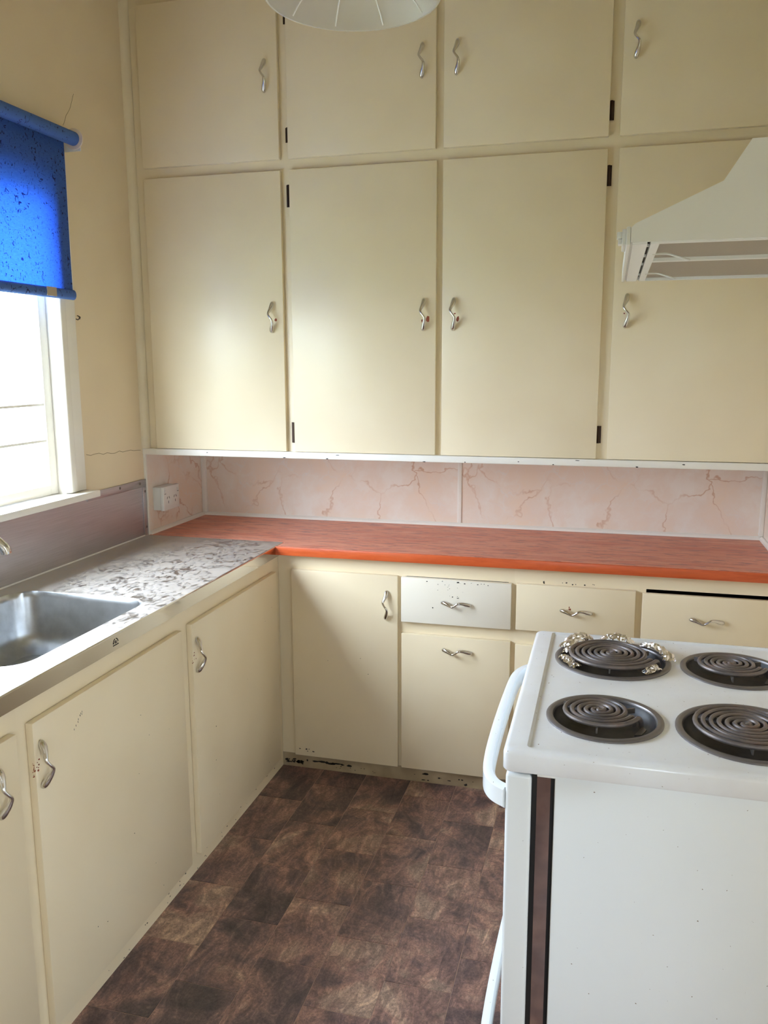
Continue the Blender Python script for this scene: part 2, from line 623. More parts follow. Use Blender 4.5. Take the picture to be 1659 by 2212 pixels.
# architrave: flat board plus a rounded inner bead
for nm, (a, b) in (('architrave', (y1, -0.364)), ('architrave', (y0 - 0.117, y0))):
    box(XL, XL + 0.016, a, b, z0, z1 + 0.10).build(nm, 'trim_white', wn, bevel=0.003)
box(XL, XL + 0.016, y0, y1, z1, z1 + 0.10).build('architrave', 'trim_white', wn, bevel=0.003)
box(XL + 0.001, XL + 0.026, y1 - 0.002, y1 + 0.036, z0, z1 + 0.03).build('bead', 'trim_white', wn, bevel=0.009, seg=4)
box(XL + 0.001, XL + 0.026, y0 - 0.036, y0 + 0.002, z0, z1 + 0.03).build('bead', 'trim_white', wn, bevel=0.009, seg=4)
# sill board
box(XL - T, XL + 0.062, y0 - 0.13, -0.352, z0 - 0.025, z0 - 0.002).build('sill', 'trim_white', wn, bevel=0.003)
# sash
sx0, sx1 = XL - 0.066, XL - 0.028
box(sx0, sx1, y1 - 0.041, y1 - 0.001, z0, z1).build('sash_stile', 'trim_white', wn, bevel=0.003)
box(sx0, sx1, y0 + 0.001, y0 + 0.041, z0, z1).build('sash_stile', 'trim_white', wn, bevel=0.003)
ym = (y0 + y1) / 2
box(sx0, sx1, ym - 0.03, ym + 0.03, z0, z1).build('sash_stile', 'trim_white', wn, bevel=0.003)
for zz0, zz1 in ((z0, z0 + 0.033), (z1 - 0.04, z1)):
    for ya, yb in ((y0 + 0.041, ym - 0.03), (ym + 0.03, y1 - 0.041)):
        box(sx0, sx1, ya, yb, zz0, zz1).build('sash_rail', 'trim_white', wn, bevel=0.002)
zs = (z0 + 0.033, 1.328, 1.448, z1 - 0.04)
for ya, yb in ((y0 + 0.041, ym - 0.03), (ym + 0.03, y1 - 0.041)):
    for zb in zs[1:3]:
        box(sx0 + 0.008, sx1 - 0.004, ya, yb, zb - 0.004, zb + 0.004).build('glazing_bar', 'trim_white', wn)
    for a, b in zip(zs[:-1], zs[1:]):
        box(sx0 + 0.016, sx0 + 0.019, ya, yb, a + (0.004 if a != zs[0] else 0), b - (0.004 if b != zs[-1] else 0)).build('pane', 'window_glass', wn)
# rear window
wr = struct(link('window_2', None, ((WB['x0'] + WB['x1']) / 2, YF - 0.06, WB['z0'])), 'window behind the photographer', 'window')
for a, b in ((WB['x0'], WB['x0'] + 0.05), (WB['x1'] - 0.05, WB['x1']), (1.285, 1.315)):
    box(a, b, YF - 0.09, YF - 0.04, WB['z0'], WB['z1']).build('sash_stile', 'trim_white', wr)
for a, b in ((WB['z0'], WB['z0'] + 0.05), (WB['z1'] - 0.05, WB['z1'])):
    for c, d in ((WB['x0'] + 0.05, 1.285), (1.315, WB['x1'] - 0.05)):
        box(c, d, YF - 0.09, YF - 0.04, a, b).build('sash_rail', 'trim_white', wr)
for c, d in ((WB['x0'] + 0.05, 1.285), (1.315, WB['x1'] - 0.05)):
    box(c, d, YF - 0.067, YF - 0.064, WB['z0'] + 0.05, WB['z1'] - 0.05).build('pane', 'window_glass', wr)

ws = struct(link('window_3', None, (XR + 0.06, (WR['y0'] + WR['y1']) / 2, WR['z0'])), 'window in the right wall beside the photographer', 'window')
for a, b in ((WR['y0'], WR['y0'] + 0.04), (WR['y1'] - 0.04, WR['y1'])):
    box(XR + 0.03, XR + 0.08, a, b, WR['z0'], WR['z1']).build('sash_stile', 'trim_white', ws)
for a, b in ((WR['z0'], WR['z0'] + 0.04), (WR['z1'] - 0.04, WR['z1'])):
    box(XR + 0.03, XR + 0.08, WR['y0'] + 0.04, WR['y1'] - 0.04, a, b).build('sash_rail', 'trim_white', ws)
box(XR + 0.053, XR + 0.056, WR['y0'] + 0.04, WR['y1'] - 0.04, WR['z0'] + 0.04, WR['z1'] - 0.04).build('pane', 'window_glass', ws)

# corner moulding between the left wall and the overhead cupboards
m = MB()
pr = [(XL, 0.062)] + [(XL + 0.026 * math.sin(a), 0.062 - 0.026 * math.cos(a)) for a in [i * math.pi / 16 for i in range(9)]]
m.prism(pr, 'z', 1.2502, ZC)
struct(m.build('trim_1', 'moulding_cream'), 'thin vertical corner moulding between left wall and cupboards', 'moulding')

# ------------------------------------------------------------------ shared handle mesh (wavy chrome bow pull, vertical, facing -Y)
HP = [(0.000, 0.001, 0.0540, .0035), (0.0010, 0.005, 0.0500, .0062), (0.0005, 0.010, 0.0400, .0072), (-0.0035, 0.0165, 0.0270, .0056),
      (-0.0085, 0.0225, 0.0130, .0038), (-0.0030, 0.0265, 0.0020, .0032), (0.0060, 0.0270, -0.0100, .0036), (0.0060, 0.0215, -0.0240, .0050),
      (0.0015, 0.0135, -0.0380, .0068), (-0.0020, 0.0065, -0.0490, .0066), (-0.0022, 0.001, -0.0540, .0036)]
hc = catmull(HP, 5)
hm = MB().tube([(x, -o, z) for x, o, z, r in hc], [r * 1.14 for *_, r in hc], 12)
_h = hm.build('handle_source', 'chrome', origin=(0, 0, 0))
HANDLE = _h.data
HANDLE.name = 'handle'
bpy.data.objects.remove(_h)


def handle(parent, loc, face='-y', horizontal=False):
    rz = 0 if face == '-y' else math.radians(90)
    ry = math.radians(-90) if horizontal else 0
    return link('handle', HANDLE, loc, parent, (0, ry, rz))


def chips(name, parent, plane, d, marks, mat, seed=0):
    """small flat irregular flakes on a surface; plane 'y' faces -Y at y=d, plane 'x' faces +X at x=d; marks: (u, z, w, h)"""
    rnd = random.Random(seed)
    m = MB()
    for u, z, w, h in marks:
        n = 7
        pts = []
        for k in range(n):
            a = 2 * math.pi * k / n
            r = rnd.uniform(0.6, 1.1)
            pts.append((u + w / 2 * math.cos(a) * r, z + h / 2 * math.sin(a) * r))
        if plane == 'y':
            m.prism(pts, 'y', d - 0.0004, d + 0.0004)
        elif plane == 'x':
            m.prism(pts, 'x', d - 0.0004, d + 0.0004)
        else:
            m.prism(pts, 'z', d - 0.0004, d + 0.0004)
    o = m.build(name, mat, parent, weld=False)
    o['kind'] = 'stuff'
    return o


def scatter(u0, u1, z0, z1, n, s0, s1, seed, asp=1.0):
    rnd = random.Random(seed)
    out = []
    for _ in range(n):
        s = rnd.uniform(s0, s1)
        out.append((rnd.uniform(u0, u1), rnd.uniform(z0, z1), s * rnd.uniform(0.7, asp + 0.3), s * rnd.uniform(0.5, 1.0)))
    return out


def hinge(parent, x, y, z0, z1):
    m = MB().tube([(x, y, z0), (x, y, z1)], 0.0045, 10)
    m.box(x - 0.009, x + 0.009, y + 0.002, y + 0.004, z0, z1)
    return m.build('hinge', 'hinge_bronze', parent)


def carcass(name, parent, axis, u0, u1, z0, z1, face, back, openings, mat='cream_paint', ft=0.018, lid=True):
    """open-fronted cabinet box with a real face frame around its openings.
    axis 'x': runs along X, faces -Y (face < back); axis 'y': runs along Y, faces +X (face > back)"""
    m = MB()

    def b(ua, ub, da, db, za, zb):
        if axis == 'x':
            m.box(ua, ub, da, db, za, zb)
        else:
            m.box(da, db, ua, ub, za, zb)
    s = 1 if back > face else -1
    f2 = face + s * ft
    us = sorted({u0, u1, *[o[0] for o in openings], *[o[1] for o in openings]})
    zz = sorted({z0, z1, *[o[2] for o in openings], *[o[3] for o in openings]})
    # face frame: full-width rails and the stiles between them
    for za, zb in zip(zz[:-1], zz[1:]):
        run = None
        for ua, ub in zip(us[:-1], us[1:]):
            hole = any(o[0] <= ua + 1e-6 and ub <= o[1] + 1e-6 and o[2] <= za + 1e-6 and zb <= o[3] + 1e-6 for o in openings)
            if hole:
                if run:
                    b(run[0], run[1], face, f2, za, zb)
                run = None
            else:
                run = (run[0], ub) if run else (ua, ub)
        if run:
            b(run[0], run[1], face, f2, za, zb)
    o = m.build(name, mat, parent, weld=False)
    m2 = MB()
    m = m2
    tk = 0.012
    b(u0, u0 + tk, f2, back, z0, z1)
    b(u1 - tk, u1, f2, back, z0, z1)
    b(u0 + tk, u1 - tk, back - s * tk, back, z0, z1)
    b(u0 + tk, u1 - tk, f2, back - s * tk, z0, z0 + tk)
    if lid:
        b(u0 + tk, u1 - tk, f2, back - s * tk, z1 - tk, z1)
    m2.build('cabinet_box', 'interior_dark', parent, weld=False)
    return o


DT = 0.018
# ------------------------------------------------------------------ overhead cupboards (eight built-in units)
FY = 0.063
UB = [XL, 0.0435, 0.609, 1.181, XR]
U_DOORS = [(-0.52, 0.027), (0.060, 0.599), (0.621, 1.163), (1.199, 1.765)]
T_DOORS = [(-0.52, 0.025), (0.058, 0.594), (0.621, 1.163), (1.198, 1.765)]
U_HX = [-0.016, 0.556, 0.662, 1.242]
T_HX = [-0.022, 0.548, 0.666, 1.239]
ordn = ['left corner cupboard', 'second cupboard from the left wall', 'third cupboard from the left wall', 'cupboard behind the range hood']
mid_lab = ['tall cream overhead cupboard in the left corner beside the window wall',
           'tall cream overhead cupboard, second from the left wall, rusty hinges at its left',
           'tall cream overhead cupboard, third from the left wall, hinges at its right',
           'tall cream overhead cupboard partly hidden by the range hood']
top_lab = ['cream top-row cupboard in the left corner under the ceiling',
           'cream top-row cupboard behind the hanging lamp shade',
           'cream top-row cupboard right of the lamp shade with hinge at its right',
           'cream top-row cupboard at far right above the range hood']
for i in range(4):
    # tall middle row
    d0, d1 = U_DOORS[i]
    u0, u1 = UB[i], UB[i + 1]
    c = thing('overhead_cupboard', ((u0 + u1) / 2, 0.3, 1.2502), mid_lab[i], 'cupboard', 'tall overhead cupboards in the middle row')
    carcass('face_frame', c, 'x', u0, u1, 1.2502, 2.279, FY, YB - 0.001, [(d0 + 0.012, d1 - 0.012, 1.265, 2.245)])
    dr = box(d0, d1, FY - DT, FY, 1.2515, 2.260).build('door', 'cream_paint', c, bevel=0.0022)
    handle(dr, (U_HX[i], FY - DT, 1.747))
    if i == 1:
        hinge(dr, d0 - 0.006, FY - 0.006, 2.135, 2.211); hinge(dr, d0 - 0.006, FY - 0.006, 1.284, 1.361)
    if i == 2:
        hinge(dr, d1 + 0.005, FY - 0.006, 2.147, 2.211); hinge(dr, d1 + 0.005, FY - 0.006, 1.305, 1.364)
    hx = U_HX[i]
    red = {0: [(hx + 0.012, 1.738, 0.012, 0.013)], 1: [(hx + 0.014, 1.731, 0.017, 0.024), (hx - 0.005, 1.726, 0.010, 0.016)],
           2: [(hx + 0.014, 1.731, 0.011, 0.022), (hx - 0.001, 1.733, 0.006, 0.02), (hx + 0.004, 1.748, 0.008, 0.006)],
           3: [(hx + 0.008, 1.737, 0.010, 0.006), (hx - 0.006, 1.739, 0.006, 0.006)]}[i]
    chips('paint_chip', dr, 'y', FY - DT, red, 'chip_rust', i)
    # top row
    d0, d1 = T_DOORS[i]
    c = thing('top_cupboard', ((u0 + u1) / 2, 0.3, 2.279), top_lab[i], 'cupboard', 'small cupboards in the top row')
    carcass('face_frame', c, 'x', u0, u1, 2.279, ZC - 0.001, FY, YB - 0.001, [(d0 + 0.012, d1 - 0.012, 2.312, 2.84)])
    dr = box(d0, d1, FY - DT, FY, 2.298, 2.857).build('door', 'cream_paint', c, bevel=0.0022)
    handle(dr, (T_HX[i], FY - DT, 2.578))
    if i == 1:
        hinge(dr, d0 - 0.004, FY - 0.004, 2.355, 2.405); hinge(dr, d0 - 0.004, FY - 0.004, 2.745, 2.785)
    if i == 2:
        hinge(dr, d1 + 0.005, FY - 0.006, 2.349, 2.408); hinge(dr, d1 + 0.005, FY - 0.006, 2.76, 2.81)

# ledge board under the cupboards
sh = box(XL, XR, 0.040, YB - 0.001, 1.226, 1.250).build('ledge_board', 'trim_white', bevel=0.002)
tag(sh, 'long white ledge board under the overhead cupboards', 'shelf')
chips('paint_chip', sh, 'y', 0.040, [(0.02, 1.228, .012, .004), (0.19, 1.228, .010, .005), (0.23, 1.243, .02, .003), (0.56, 1.227, .014, .004), (0.71, 1.229, .006, .004),
                                     (0.9, 1.236, .006, .003), (1.02, 1.229, .009, .005), (1.3, 1.228, .010, .006), (-0.3, 1.24, .01, .003), (1.1, 1.245, .02, .003), (1.45, 1.24, .012, .004)], 'chip_dark', 5)

# ------------------------------------------------------------------ splashback sheets and joint strips
for nm, b, lab in (('left', (XL, XL + 0.005, 0.052, 0.530, 0.9005, 1.2255), 'small pink marble splashback sheet on the side wall with power outlet'),
                   ('a', (XL + 0.028, 0.600, 0.530, 0.5345, 0.9005, 1.2255), 'pink marble splashback sheet on the back wall, left of the joint'),
                   ('b', (0.616, 1.780, 0.530, 0.5345, 0.9005, 1.2255), 'pink marble splashback sheet on the back wall, right of the joint'),
                   ('right', (XR - 0.005, XR, 0.02, 0.530, 0.9005, 1.2255), 'narrow pink marble splashback sheet on the right wall')):
    tag(box(*b).build('splashback_panel', 'marble_sheet'), lab, 'splashback', 'marble splashback sheets')
m = MB().box(XL + 0.005, XL + 0.028, 0.518, 0.534, 0.914, 1.2255)
struct(m.build('trim_2', 'trim_white', bevel=0.002), 'white vertical joint strip in the left splashback corner', 'trim')
struct(box(0.599, 0.617, 0.524, 0.5345, 0.914, 1.2255).build('trim_3', 'trim_white', bevel=0.003), 'white vertical joint strip between the two back sheets', 'trim')
struct(box(1.778, XR - 0.005, 0.518, 0.534, 0.914, 1.2255).build('trim_4', 'trim_white', bevel=0.003), 'white vertical joint strip in the right splashback corner', 'trim')
pr = [(0, 0), (-0.014, 0), (-0.013, 0.008), (-0.006, 0.014), (0, 0.014)]
struct(MB().prism([(0.5300 + a, 0.9003 + b) for a, b in pr], 'x', XL + 0.005, XR - 0.005).build('trim_5', 'trim_white'), 'white bead along the back edge of the red worktop', 'trim')
struct(MB().prism([(XL + 0.005 - a, 0.9003 + b) for a, b in pr], 'y', 0.052, 0.516).build('trim_6', 'trim_white'), 'white bead along the left edge of the red worktop', 'trim')
struct(MB().prism([(XR - 0.005 + a, 0.9003 + b) for a, b in pr], 'y', 0.02, 0.516).build('trim_7', 'trim_white'), 'white bead along the right end of the red worktop', 'trim')
struct(box(XL, XL + 0.010, 0.044, 0.052, 0.9005, 1.2255).build('trim_8', 'trim_white'), 'white edge strip where side splashback meets steel upstand', 'trim')

# ------------------------------------------------------------------ lower back cabinets
ZDB, ZDT = 0.058, 0.809
ob = [(0.0, 0.482), (0.482, 0.9005), (0.9005, 1.3255), (1.3255, XR)]
lab = ['cream corner base cabinet with one tall door, left of the drawers',
       'cream base cabinet with whitest drawer over a lift-down door',
       'cream base cabinet with drawer, second drawer from the corner',
       'cream base cabinet with black gap above its drawer, behind the stove']
for i, (u0, u1) in enumerate(ob):
    c = thing('base_cabinet', ((u0 + u1) / 2, 0.26, 0.0), lab[i], 'cabinet', 'base cabinets under the red worktop')
    bk = YB - 0.001
    if i == 0:
        ff = carcass('face_frame', c, 'x', u0, u1, 0.0, 0.868, 0.0, bk, [(0.070, 0.463, 0.075, 0.795)])
        dr = box(0.058, 0.475, -DT, 0, ZDB, ZDT).build('door', 'cream_paint', c, bevel=0.0022)
        handle(dr, (0.433, -DT, 0.697))
        box(u0, u1, -0.001, -0.0001, 0.0, 0.056).build('kickboard', 'kick_dirt_shade', c)  # thin sheet on the frame foot, door shade and dirt in its colour
        marks = scatter(0.075, 0.14, 0.072, 0.09, 7, 0.003, 0.008, 3, 1.6) + [(0.2, 0.46, 0.003, 0.003), (0.36, 0.42, .006, .002), (0.33, .48, .003, .003)]
        chips('paint_chip', dr, 'y', -DT, marks, 'chip_dark', 9)
        marks = scatter(0.01, 0.085, 0.014, 0.030, 34, 0.004, 0.012, 2, 1.8) + scatter(0.10, 0.28, 0.028, 0.032, 16, 0.006, 0.016, 6, 2.6) + scatter(0.22, 0.38, 0.010, 0.026, 10, 0.003, 0.007, 8)
        chips('paint_chip', ff, 'y', -0.001, marks, 'chip_dark', 4)
        continue
    d0, d1 = {1: (0.489, 0.892), 2: (0.909, 1.315), 3: (1.337, 1.755)}[i]
    zt = {1: 0.807, 2: 0.808, 3: 0.803}[i]
    ot = {1: 0.808, 2: 0.807, 3: 0.814}[i]
    zb = {1: 0.638, 2: 0.639, 3: 0.634}[i]
    dtop = {1: 0.592, 2: 0.584, 3: 0.580}[i]
    ff = carcass('face_frame', c, 'x', u0, u1, 0.0, 0.868, 0.0, bk, [(d0 + 0.012, d1 - 0.012, 0.655, ot), (d0 + 0.012, d1 - 0.012, 0.075, 0.575)])
    df = 'white_cream_paint' if i == 1 else 'cream_paint'
    dw = box(d0, d1, -DT - (0.004 if i == 1 else 0), -0.0005, zb, zt).build('drawer', df, c, bevel=0.0022)
    handle(dw, ({1: 0.695, 2: 1.118, 3: 1.547}[i], -DT - (0.004 if i == 1 else 0), 0.722), horizontal=True)
    box(d0 + 0.02, d1 - 0.02, 0.0005, 0.42, 0.66, 0.78).build('drawer_box', 'interior_dark', dw)
    if i == 1:
        chips('paint_chip', dw, 'y', -DT - 0.004, scatter(0.62, 0.74, 0.74, 0.80, 16, 0.002, 0.005, 12) + [(0.608, 0.70, .005, .005), (0.7, 0.742, .009, .003)] + scatter(0.56, 0.88, 0.796, 0.803, 9, .003, .007, 14, 1.5), 'chip_dark', 8)
    if i == 2:
        chips('paint_chip', dw, 'y', -DT, [(1.096, 0.728, 0.012, 0.008), (1.094, 0.735, .005, .008)], 'chip_rust', 8)
        chips('paint_chip', ff, 'y', 0.0, scatter(1.0, 1.2, 0.812, 0.819, 9, .003, .008, 15), 'chip_dark', 2)
    box(u0, u1, -0.001, -0.0001, 0.0, 0.056).build('kickboard', 'kick_dirt_shade', c)  # same darkened facing: painted-in door shade together with dirt
    dr = box(d0, d1, -DT, -0.0005, ZDB, dtop).build('door', 'cream_paint', c, bevel=0.0022)
    handle(dr, ((d0 + d1) / 2 + 0.008, -DT, dtop - 0.050), horizontal=True)
    if i < 3:
        chips('paint_chip', ff, 'y', -0.001, scatter(u0 + 0.02, u1 - 0.02, 0.008, 0.035, 16, 0.003, 0.012, 20 + i, 2.2), 'chip_dark', 3)

# ------------------------------------------------------------------ left cabinets under the sink bench
ol = [(-0.768, -0.001), (-1.4925, -0.768), (-2.22, -1.4925)]
dl = [(-0.738, -0.067), (-1.467, -0.798), (-2.19, -1.518)]
lab = ['cream base cabinet under the bench, nearest the inside corner', 'cream sink base cabinet with rust spots beside its handle', 'cream base cabinet cut off by the left picture edge']
hy = [-0.716, -1.449, -1.585]
for i in range(3):
    u0, u1 = ol[i]
    d0, d1 = dl[i]
    c = thing('sink_cabinet', (-0.28, (u0 + u1) / 2, 0.0), lab[i], 'cabinet', 'base cabinets under the sink bench')
    ff = carcass('face_frame', c, 'y', u0, u1, 0.0, 0.856, 0.0, XL + 0.002, [(d0 + 0.012, d1 - 0.012, 0.075, 0.795)], lid=False)
    dr = box(0.0005, 0.0195, d0, d1, 0.060, 0.810).build('door', 'cream_paint', c, bevel=0.0022)
    handle(dr, (0.0195, hy[i], 0.709), face='+x')
    chips('rust_spot', dr, 'x', 0.0195, scatter(hy[i] - 0.028, hy[i] - 0.004, 0.690, 0.722, {0: 8, 1: 22, 2: 12}[i], 0.002, 0.006, 30 + i), 'chip_rust', 5)
    mk = scatter(d0 + 0.05, d1 - 0.05, 0.08, 0.76, 9, 0.002, 0.004, 40 + i)
    if i == 1:
        mk += [(-1.325 + 0.006 * k + 0.002 * (k % 3), 0.735 + 0.006 * k, 0.0016, 0.006) for k in range(6)] + [(-1.30 + 0.004 * k, 0.76 + 0.003 * (k % 2), 0.0014, 0.005) for k in range(3)]
    chips('paint_chip', dr, 'x', 0.0195, mk, 'chip_dark', 5)
    chips('paint_chip', ff, 'x', 0.0, scatter(d0, d1, 0.004, 0.04, 14, 0.002, 0.005, 50 + i, 2), 'chip_dark', 6)

# ------------------------------------------------------------------ red worktop
wt = thing('worktop', (0.6, 0.25, 0.868), 'dusty red worktop with varnished orange front edge along the back wall', 'worktop')
poly = [(0.010, -0.026), (XR - 0.001, -0.026), (XR - 0.001, 0.5295), (XL + 0.001, 0.5295), (XL + 0.001, 0.0445), (0.010, 0.0445)]
MB().prism(poly, 'z', 0.8685, 0.9).build('slab', 'worktop_red', wt)
box(0.002, XR - 0.001, -0.036, -0.026, 0.8665, 0.8995).build('edge_strip', 'edge_orange', wt, bevel=0.002)

# ------------------------------------------------------------------ stainless sink bench
bn = thing('sink_bench', (-0.28, -1.08, 0.857), 'stainless steel sink bench with dusty drainer and upstand below the window', 'sink bench')
BX0, BX1, BY0, BY1, BZ = XL + 0.004, 0.004, -2.24, 0.0435, 0.9


def rrect(x0, x1, y0, y1, r, n=8):
    out = []
    for cx, cy, a0 in ((x1 - r, y1 - r, 0), (x0 + r, y1 - r, 90), (x0 + r, y0 + r, 180), (x1 - r, y0 + r, 270)):
        for k in range(n + 1):
            a = math.radians(a0 + 90 * k / n)
            out.append((cx + r * math.cos(a), cy + r * math.sin(a)))
    return out


def plate_with_holes(outer, holes, z):
    bm = bmesh.new()
    edges = []
    for loop in [outer] + holes:
        vs = [bm.verts.new((x, y, z)) for x, y in loop]
        for a, b in zip(vs, vs[1:] + vs[:1]):
            edges.append(bm.edges.new((a, b)))
    bmesh.ops.triangle_fill(bm, use_beauty=True, use_dissolve=False, edges=edges, normal=(0, 0, 1))
    bm.verts.index_update()
    v = [tuple(x.co) for x in bm.verts]
    f = []
    for fc in bm.faces:
        idx = [x.index for x in fc.verts]
        if fc.normal.z < 0:
            idx.reverse()
        f.append(tuple(idx))
    bm.free()
    return v, f


SK = (-0.520, -0.072, -1.395, -0.803)
hole = rrect(*SK, 0.075)
m = MB()
v, f = plate_with_holes([(BX0, BY0), (BX1 - 0.003, BY0), (BX1 - 0.003, BY1), (BX0, BY1)], [hole], BZ)
m.add(v, f)
m.build('bench_top', 'bench_steel', bn, recalc=False)
# rolled front edge and end edges
m = MB()
prf = [(BX1 - 0.003, BZ)] + [(BX1 - 0.003 + 0.004 * math.sin(a), BZ - 0.004 + 0.004 * math.cos(a)) for a in [math.pi / 2 * k / 4 for k in range(1, 5)]]
prf += [(BX1 + 0.001, 0.857), (BX1 - 0.012, 0.857), (BX1 - 0.012, BZ - 0.002), (BX1 - 0.003, BZ - 0.0015)]
m.prism([(a, b) for a, b in prf], 'y', BY0, BY1)
fe = m.build('front_edge', 'steel_polished', bn)
box(BX0, BX1 - 0.013, BY1 - 0.0015, BY1, 0.870, BZ - 0.0008).build('end_edge', 'steel_satin', bn)
# bowl: loops going down with rounded bottom
m = MB()
loops = []
for k, (ins, dz, r) in enumerate([(0, 0, 0.075), (0.003, -0.003, 0.074), (0.006, -0.02, 0.072), (0.018, -0.125, 0.066), (0.026, -0.15, 0.062), (0.045, -0.168, 0.055), (0.075, -0.174, 0.045)]):
    loops.append([(x, y, BZ + dz) for x, y in rrect(SK[0] + ins, SK[1] - ins, SK[2] + ins, SK[3] - ins, r)])
n = len(loops[0])
for a, b in zip(loops[:-1], loops[1:]):
    m.add(a + b, [(i, i + n, (i + 1) % n + n, (i + 1) % n) for i in range(n)], True)
m.add(loops[-1], [tuple(range(n))], True)
m.build('bowl', 'steel_bowl', bn, recalc=False)
MB().lathe([(0.0, 0.001), (0.02, 0.001), (0.034, 0.003), (0.042, 0.002), (0.043, 0.0)], ((SK[0] + SK[1]) / 2, (SK[2] + SK[3]) / 2, BZ - 0.174), 24).build('drain', 'chrome', bn)
# upstand on the wall with screwed cover strips
us = box(XL + 0.0005, XL + 0.003, BY0, BY1, 0.9005, 1.1165).build('upstand', 'steel_satin', bn)
st = box(XL + 0.003, XL + 0.007, -0.352, BY1, 1.098, 1.128).build('cover_strip', 'steel_satin', bn, bevel=0.001)
sv = box(XL + 0.003, XL + 0.007, 0.018, BY1, 0.9015, 1.0975).build('cover_strip', 'steel_satin', bn, bevel=0.001)
box(XL + 0.003, XL + 0.006, BY0, BY1, 0.9005, 0.905).build('sealing_bead', 'plastic_white', bn)
scr = None
for par, yy, zz in ((st, -0.143, 1.117), (st, -0.002, 1.114), (sv, 0.032, 1.080), (sv, 0.032, 0.936)):
    if scr is None:
        scr = MB().lathe([(0.0, 0.003), (0.003, 0.0026), (0.0055, 0.0), (0.0056, -0.001)], (XL + 0.0072, yy, zz), 14, 'x').build('screw', 'grey_dark_metal', par)
    else:
        link('screw', scr.data, tuple(WLOC[scr.name] + Vector((0, yy + 0.143, zz - 1.117))), par)
# small printed dome mark on the front edge
m = MB()
cy, cz, px = -1.113, 0.871, BX1 + 0.0012
m.box(px, px + 0.0003, cy - 0.0125, cy + 0.0125, cz - 0.001, cz + 0.0015)
m.box(px, px + 0.0003, cy - 0.0125, cy - 0.0085, cz + 0.0045, cz + 0.0085)
for a0, a1, r in ((0.35, 1.3, 0.0125), (1.75, 2.85, 0.0125), (0.7, 2.2, 0.007)):
    k = 6
    A = [a0 + (a1 - a0) * j / k for j in range(k + 1)]
    pl = [(cy - r * math.cos(a), cz + 0.003 + 1.2 * r * math.sin(a)) for a in A] + [(cy - (r - 0.0022) * math.cos(a), cz + 0.003 + 1.2 * (r - 0.0022) * math.sin(a)) for a in reversed(A)]
    m.prism(pl, 'x', px, px + 0.0003)
m.box(px, px + 0.0003, cy - 0.004, cy + 0.006, cz + 0.0045, cz + 0.0065)
m.build('maker_mark', 'slot_dark', fe, weld=False)

# tap beside the bowl
tp = thing('tap', (-0.545, -1.2, 0.9), 'chrome swivel tap spout at the left picture edge', 'tap')
MB().lathe([(0.0, 0.045), (0.016, 0.045), (0.018, 0.03), (0.019, 0.012), (0.027, 0.008), (0.028, 0.0005)], (-0.545, -1.2, 0.9), 24).build('base', 'chrome', tp)
sp = catmull([(-0.545, -1.2, 0.94), (-0.545, -1.2, 1.04), (-0.53, -1.19, 1.11), (-0.48, -1.16, 1.15), (-0.42, -1.125, 1.148), (-0.372, -1.085, 1.128), (-0.348, -1.066, 1.098), (-0.344, -1.063, 1.080)], 6)
MB().tube(sp, [0.0105 if k < 26 else 0.0105 + 0.003 * min(1, (k - 26) / 10) for k in range(len(sp))], 16).build('spout', 'chrome', tp)
MB().tube([(-0.545, -1.2, 0.925), (-0.51, -1.235, 0.932), (-0.485, -1.262, 0.945)], [0.007, 0.006, 0.008], 10).build('lever', 'chrome', tp)

# ------------------------------------------------------------------ power outlet
po = thing('power_outlet', (XL + 0.005, 0.155, 0.992), 'white double power outlet box on the pink splashback', 'outlet')
ox = XL + 0.005
box(ox, ox + 0.033, 0.094, 0.218, 0.992, 1.086).build('mounting_box', 'plastic_white', po, bevel=0.002)
fp = box(ox + 0.0335, ox + 0.050, 0.092, 0.220, 0.990, 1.088).build('face_plate', 'plastic_white', po, bevel=0.003)
for yc in (0.128, 0.184):
    m = MB()
    px = ox + 0.0500
    for (a, b, w, h, tl) in ((-0.008, 0.006, .0028, .0105, 0.5), (0.008, 0.006, .0028, .0105, -0.5), (0.0, -0.012, .003, .0105, 0)):
        pts = []
        for du, dw in ((-w / 2, -h / 2), (w / 2, -h / 2), (w / 2, h / 2), (-w / 2, h / 2)):
            pts.append((yc + a + du * math.cos(tl) + dw * math.sin(tl), 1.035 + b - du * math.sin(tl) + dw * math.cos(tl)))
        m.prism(pts, 'x', px - 0.0005, px + 0.0004)
    m.build('socket_slots', 'slot_dark', fp)
for yc in (0.104, 0.208):
    box(ox + 0.050, ox + 0.0525, yc - 0.007, yc + 0.007, 1.060, 1.074).build('switch', 'plastic_white', fp, bevel=0.001)
    box(ox + 0.0498, ox + 0.0506, yc - 0.006, yc + 0.006, 1.0575, 1.0593).build('switch_mark', 'slot_dark', fp)

# small black curtain hook on the window frame
m = MB()
m.tube([(XL + 0.017, -0.356, 1.742), (XL + 0.024, -0.357, 1.740), (XL + 0.028, -0.360, 1.733), (XL + 0.024, -0.364, 1.728), (XL + 0.019, -0.368, 1.731)], 0.0018, 8)
m.tube([(XL + 0.017, -0.346, 1.741), (XL + 0.023, -0.348, 1.738), (XL + 0.024, -0.353, 1.731)], 0.0014, 8)
tag(m.build('curtain_hook', 'slot_dark'), 'tiny black wire hook on the window frame below the blind', 'hook')

# ------------------------------------------------------------------ blue roller blind
rb = thing('roller_blind', (XL + 0.05, -1.1, 1.79), 'blue speckled roller blind half lowered over the window', 'roller blind')
RX, RZ = XL + 0.056, 2.304
BYN = -1.93
MB().lathe([(0.0, 0), (0.022, 0), (0.022, 1.558), (0.0, 1.558)], (RX, BYN, RZ), 28, 'y').build('roller', 'blind_wrap', rb)
